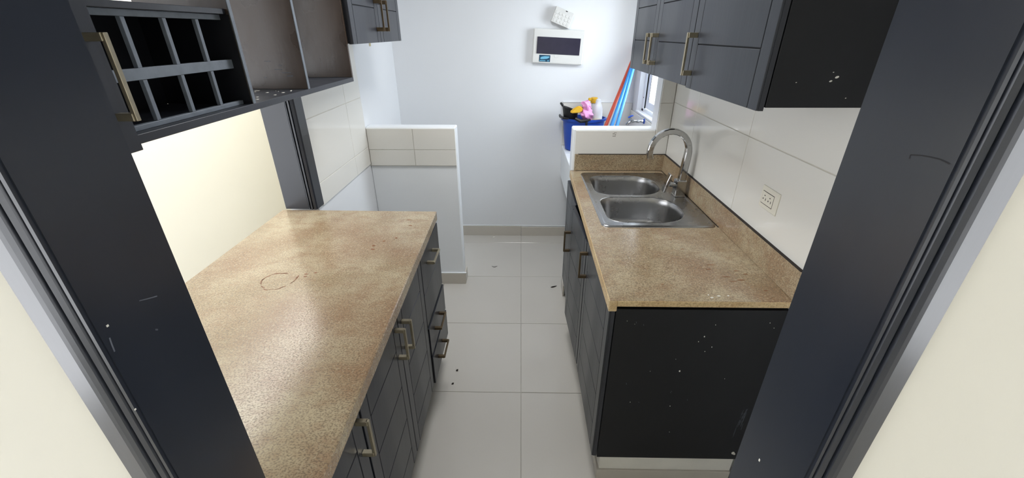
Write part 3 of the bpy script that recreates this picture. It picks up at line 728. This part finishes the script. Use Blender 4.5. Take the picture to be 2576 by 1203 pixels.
# ---- bucket and cleaning things
BX, BY = 0.478, 3.245
def oval(rx, ry, z, n=28, cx=BX, cy=BY, dy=0): return [(cx + rx * math.cos(2 * math.pi * k / n), cy + dy + ry * math.sin(2 * math.pi * k / n), z) for k in range(n)]
t = thing('bucket', 'deep blue plastic bucket on the laundry tub ledge, full of cleaning things', 'bucket', (BX, BY, 0.8205))
bm = bmesh.new()
loft(bm, [oval(0.118, 0.082, 0.8215), oval(0.130, 0.092, 0.828), oval(0.136, 0.098, 0.86), oval(0.152, 0.108, 1.00), oval(0.157, 0.111, 1.045), oval(0.170, 0.121, 1.047), oval(0.172, 0.122, 1.062), oval(0.160, 0.113, 1.064), oval(0.153, 0.108, 1.04), oval(0.130, 0.094, 0.85), oval(0.10, 0.07, 0.835)], cap0=True, cap1=True)
obj('tub_body', bm, 'blue', t, smooth=True)
bm = bmesh.new()
for sgn in (-1,):
    pts = [(0.302, BY + 0.07, 1.068), (0.300, BY, 1.070), (0.318, BY - 0.07, 1.070), (0.352, BY - 0.095, 1.072)]
    tube(bm, pts, [0.008, 0.010, 0.009, 0.006], 8)
obj('handle', bm, 'ink', t, smooth=True)
bm = bmesh.new(); tube(bm, [(0.40, BY - 0.112, 1.075), (0.44, BY - 0.124, 1.058), (0.475, BY - 0.127, 1.062), (0.51, BY - 0.122, 1.070)], [0.010, 0.014, 0.012, 0.007], 8)
box(bm, 0.474, 0.490, BY - 0.136, BY - 0.120, 1.022, 1.066, 0.003)
obj('strap', bm, 'ink', t, smooth=True)

t = thing('dustpan', 'black plastic dustpan standing at the left inside the blue bucket', 'dustpan', (0.375, BY + 0.01, 0.90))
bm = bmesh.new()
loft(bm, [oval(0.040, 0.040, 0.905, 20, 0.385, BY + 0.005), oval(0.052, 0.052, 1.06, 20, 0.378, BY + 0.005), oval(0.060, 0.056, 1.125, 20, 0.372, BY + 0.005), oval(0.066, 0.060, 1.128, 20, 0.370, BY + 0.005), oval(0.058, 0.052, 1.124, 20, 0.372, BY + 0.005), oval(0.035, 0.035, 0.92, 20, 0.385, BY + 0.005)], cap0=True, cap1=True)
for v in bm.verts:
    if v.co.z > 1.1: v.co.z += (0.37 - v.co.x) * 0.35
obj('pan', bm, 'ink', t, smooth=True)
bm = bmesh.new(); tube(bm, [(0.318, BY + 0.02, 1.150), (0.302, BY + 0.0, 1.165), (0.310, BY - 0.03, 1.152)], [0.006, 0.009, 0.006], 8); obj('lip', bm, 'ink', t, smooth=True)

bm = bmesh.new()
prof = [(0.362, 0, 1.118), (0.372, 0, 1.108), (0.43, 0, 1.112), (0.455, 0, 1.128), (0.450, 0, 1.150), (0.425, 0, 1.160), (0.395, 0, 1.145)]
extrude_xy(bm, prof, 'y', 3.150, 3.186); bmesh.ops.bevel(bm, geom=bm.edges[:], offset=0.005, segments=2, affect='EDGES')
tag(obj('scrub_sponge', bm, 'yellow', smooth=True), 'mustard yellow sponge leaning on black dustpan in the bucket', 'sponge')

random.seed(21)
bm = bmesh.new()
rings = []
for i in range(15):
    z = 1.045 + 0.150 * i / 14; r = 0.020 + 0.020 * math.sin(math.pi * min(1, i / 11)) + (0.004 if i > 10 else 0)
    cx, cy = 0.492 - 0.016 * i / 14, 3.172 + 0.01 * math.sin(i)
    rings.append([(cx + (r + 0.009 * math.sin(5 * a + i * 0.7) + 0.005 * math.sin(9 * a - i * 1.3)) * math.cos(a), cy + 0.7 * (r + 0.007 * math.cos(4 * a + i * 0.5)) * math.sin(a), z + 0.006 * math.sin(3 * a + i)) for a in [2 * math.pi * k / 30 for k in range(30)]])
loft(bm, rings, cap0=True, cap1=True)
for v in bm.verts:          # one corner flops over to the left, the tail hangs to the right
    k = max(0, (v.co.z - 1.15) / 0.05); v.co.x -= 0.012 * k * k; v.co.z -= 0.010 * k * k * max(0, 0.492 - v.co.x) / 0.03
    k = max(0, (1.09 - v.co.z) / 0.05); v.co.x += 0.010 * k
bmesh.ops.subdivide_edges(bm, edges=bm.edges[:], cuts=1, smooth=0.6)
tag(obj('cleaning_rag', bm, 'pink', smooth=True), 'crumpled pink rag on top of the blue bucket', 'rag')

t = thing('bleach_bottle', 'white plastic bottle with yellow cap lying tilted in the blue bucket', 'bottle', (0.565, 3.26, 0.93))
def ring_c(c, r, z, n=22): return [(c[0] + r * math.cos(2 * math.pi * k / n), c[1] + r * math.sin(2 * math.pi * k / n), z) for k in range(n)]
bm = bmesh.new(); cb = (0.578, 3.242)
loft(bm, [ring_c(cb, r, z) for r, z in ((0.030, 0.930), (0.033, 0.94), (0.037, 1.06), (0.037, 1.10), (0.035, 1.13), (0.027, 1.155), (0.021, 1.165), (0.021, 1.185), (0.017, 1.186))], cap0=True, cap1=True)
obj('body', bm, 'bottle', t, smooth=True)
bm = bmesh.new(); loft(bm, [ring_c((0.578, 3.242), r, z, 16) for r, z in ((0.0175, 1.1865), (0.0175, 1.194), (0.012, 1.197))], cap0=True, cap1=True); obj('cap', bm, 'bottle', t, smooth=True)
t = thing('spray_head', 'yellow spray bottle cap standing between pink rag and white bottle', 'spray bottle', (0.535, 3.30, 0.95))
bm = bmesh.new(); cb = (0.556, 3.305)
loft(bm, [ring_c(cb, r, z) for r, z in ((0.02, 0.93), (0.021, 0.94), (0.022, 1.09), (0.02, 1.13), (0.017, 1.16))], cap0=True, cap1=True)
obj('body', bm, 'bottle', t, smooth=True)
bm = bmesh.new(); loft(bm, [ring_c(cb, r, z) for r, z in ((0.024, 1.1605), (0.026, 1.165), (0.026, 1.195), (0.022, 1.20))], cap0=True, cap1=True)
box(bm, 0.512, 0.556, 3.293, 3.317, 1.175, 1.196, 0.003)
obj('cap', bm, 'yellow', t, smooth=True)
t = thing('scrub_brush', 'straw-coloured scrub brush lying in bucket below white bottle', 'brush', (0.545, 3.19, 1.04))
obj('block', B(0.500, 0.600, 3.185, 3.210, 1.045, 1.060, 0.003), 'bristle', t)
bm = bmesh.new(); random.seed(4)
for k in range(70):
    x, y = random.uniform(0.502, 0.598), random.uniform(3.170, 3.184)
    tube(bm, [(x, 3.190, 1.050 + random.uniform(-0.004, 0.006)), (x - 0.006, y - 0.02, 1.062 + random.uniform(-0.006, 0.004))], 0.0012, 3)
stuff(obj('bristles', bm, 'bristle', t))

# ---- broom handles leaning in the corner
def pole(name, label, a, b, r, m_, zlo, ytop):
    a, b = Vector(a), Vector(b); d = b - a
    p = a + d * ((zlo - a.z) / d.z); q = a + d * ((ytop - a.y) / d.y)
    t = thing(name, label, 'broom handle', p, 'broom handles leaning behind the right half wall')
    bm = bmesh.new(); tube(bm, [p, q], r, 14); obj('shaft', bm, m_, t, smooth=True)
    bm = bmesh.new(); e = q + d.normalized() * 0.004; tube(bm, [q, q + d.normalized() * 0.002, e], [r * 1.05, r * 1.05, r * 0.7], 14); obj('end_cap', bm, m_, t, smooth=True)
pole('broom_handle', 'orange-red broom handle, leftmost of the poles leaning in the laundry corner', (0.622, 3.10, 1.034), (0.787, 3.28, 1.410), 0.0125, 'red', 0.612, 3.355)
pole('broom_handle', 'light blue broom handle right beside the orange-red one', (0.654, 3.055, 1.043), (0.792, 3.245, 1.405), 0.0135, 'sky_blue', 0.612, 3.298)
pole('broom_handle', 'light blue broom handle farthest right of the poles, nearest the wall tap', (0.6745, 2.985, 1.050), (0.790, 3.180, 1.412), 0.0125, 'sky_blue', 0.612, 3.255)

# ---- wall tap in the laundry
t = thing('wall_tap', 'small chrome wall tap with blue lever above the laundry tub', 'tap', (0.80, 2.96, 1.05))
bm = bmesh.new(); ty, tz = 2.965, 1.088
tube(bm, [(0.853, ty, tz), (0.780, ty, tz)], 0.0085, 12); tube(bm, [(0.820, ty, tz), (0.805, ty, tz)], 0.013, 6); tube(bm, [(0.845, ty, tz), (0.836, ty, tz)], 0.012, 6)
tube(bm, [(0.785, ty, tz), (0.765, ty, tz - 0.002), (0.748, ty, tz - 0.012), (0.735, ty, tz - 0.026)], [0.011, 0.012, 0.010, 0.009], 12)
tube(bm, [(0.765, ty, tz), (0.758, ty, tz + 0.026)], 0.006, 10)
obj('body', bm, 'chrome', t, smooth=True)
bm = bmesh.new(); tube(bm, [(0.742, ty, tz + 0.024), (0.760, ty, tz + 0.034), (0.776, ty, tz + 0.038)], [0.005, 0.006, 0.004], 8); obj('lever', bm, 'blue', t, smooth=True)
bm = bmesh.new(); tube(bm, [(0.8555, ty, tz), (0.849, ty, tz)], [0.019, 0.014], 14); obj('flange', bm, 'blue', t, smooth=True)

# ---- scraps
def scrap(name, label, cat, cx, cy, pts, m_, h=0.002):
    bm = prism(bmesh.new(), [(cx + a, cy + b) for a, b in pts], 0.0002, 0.0002 + h)
    for v in bm.verts:
        if v.co.z > 0.001: v.co.z += 0.003 * abs(math.sin(90 * v.co.x))
    tag(obj(name, bm, m_), label, cat)
scrap('dry_leaf', 'dark dry leaf scrap on floor by the right base cabinets', 'leaf', 0.246, 2.538, [(-0.022, -0.010), (-0.008, -0.012), (0.012, 0.0), (0.022, 0.010), (0.004, 0.008), (-0.012, 0.0)], 'leaf')
scrap('grey_feather', 'curled grey feather on the floor tiles beyond the half wall', 'feather', -0.196, 2.82, [(-0.022, 0.004), (-0.012, -0.010), (0.006, -0.012), (0.022, 0.008), (0.008, -0.002), (-0.008, 0.0)], 'feather')
scrap('paint_flake', 'white paint flake on floor at foot of the back wall', 'flake', -0.231, 3.34, [(-0.010, -0.006), (0.006, -0.010), (0.012, 0.006), (-0.006, 0.010)], 'chip_white')
scrap('dirt_crumb', 'dark crumb on floor near the bottom drawer, nearer one of two', 'crumb', -0.345, 1.605, [(-0.006, -0.004), (0.004, -0.005), (0.006, 0.004), (-0.003, 0.005)], 'leaf')
scrap('dirt_crumb', 'dark crumb on floor near the bottom drawer, farther one of two', 'crumb', -0.335, 1.70, [(-0.005, -0.005), (0.005, -0.005), (0.005, 0.006), (-0.004, 0.004)], 'leaf')
tag(obj('tape_scrap', B(-0.9575, -0.9545, 2.875, 2.905, 1.565, 1.592, 0.0008), 'tape'), 'tan tape scrap on left wall under the far wall cabinet', 'tape')
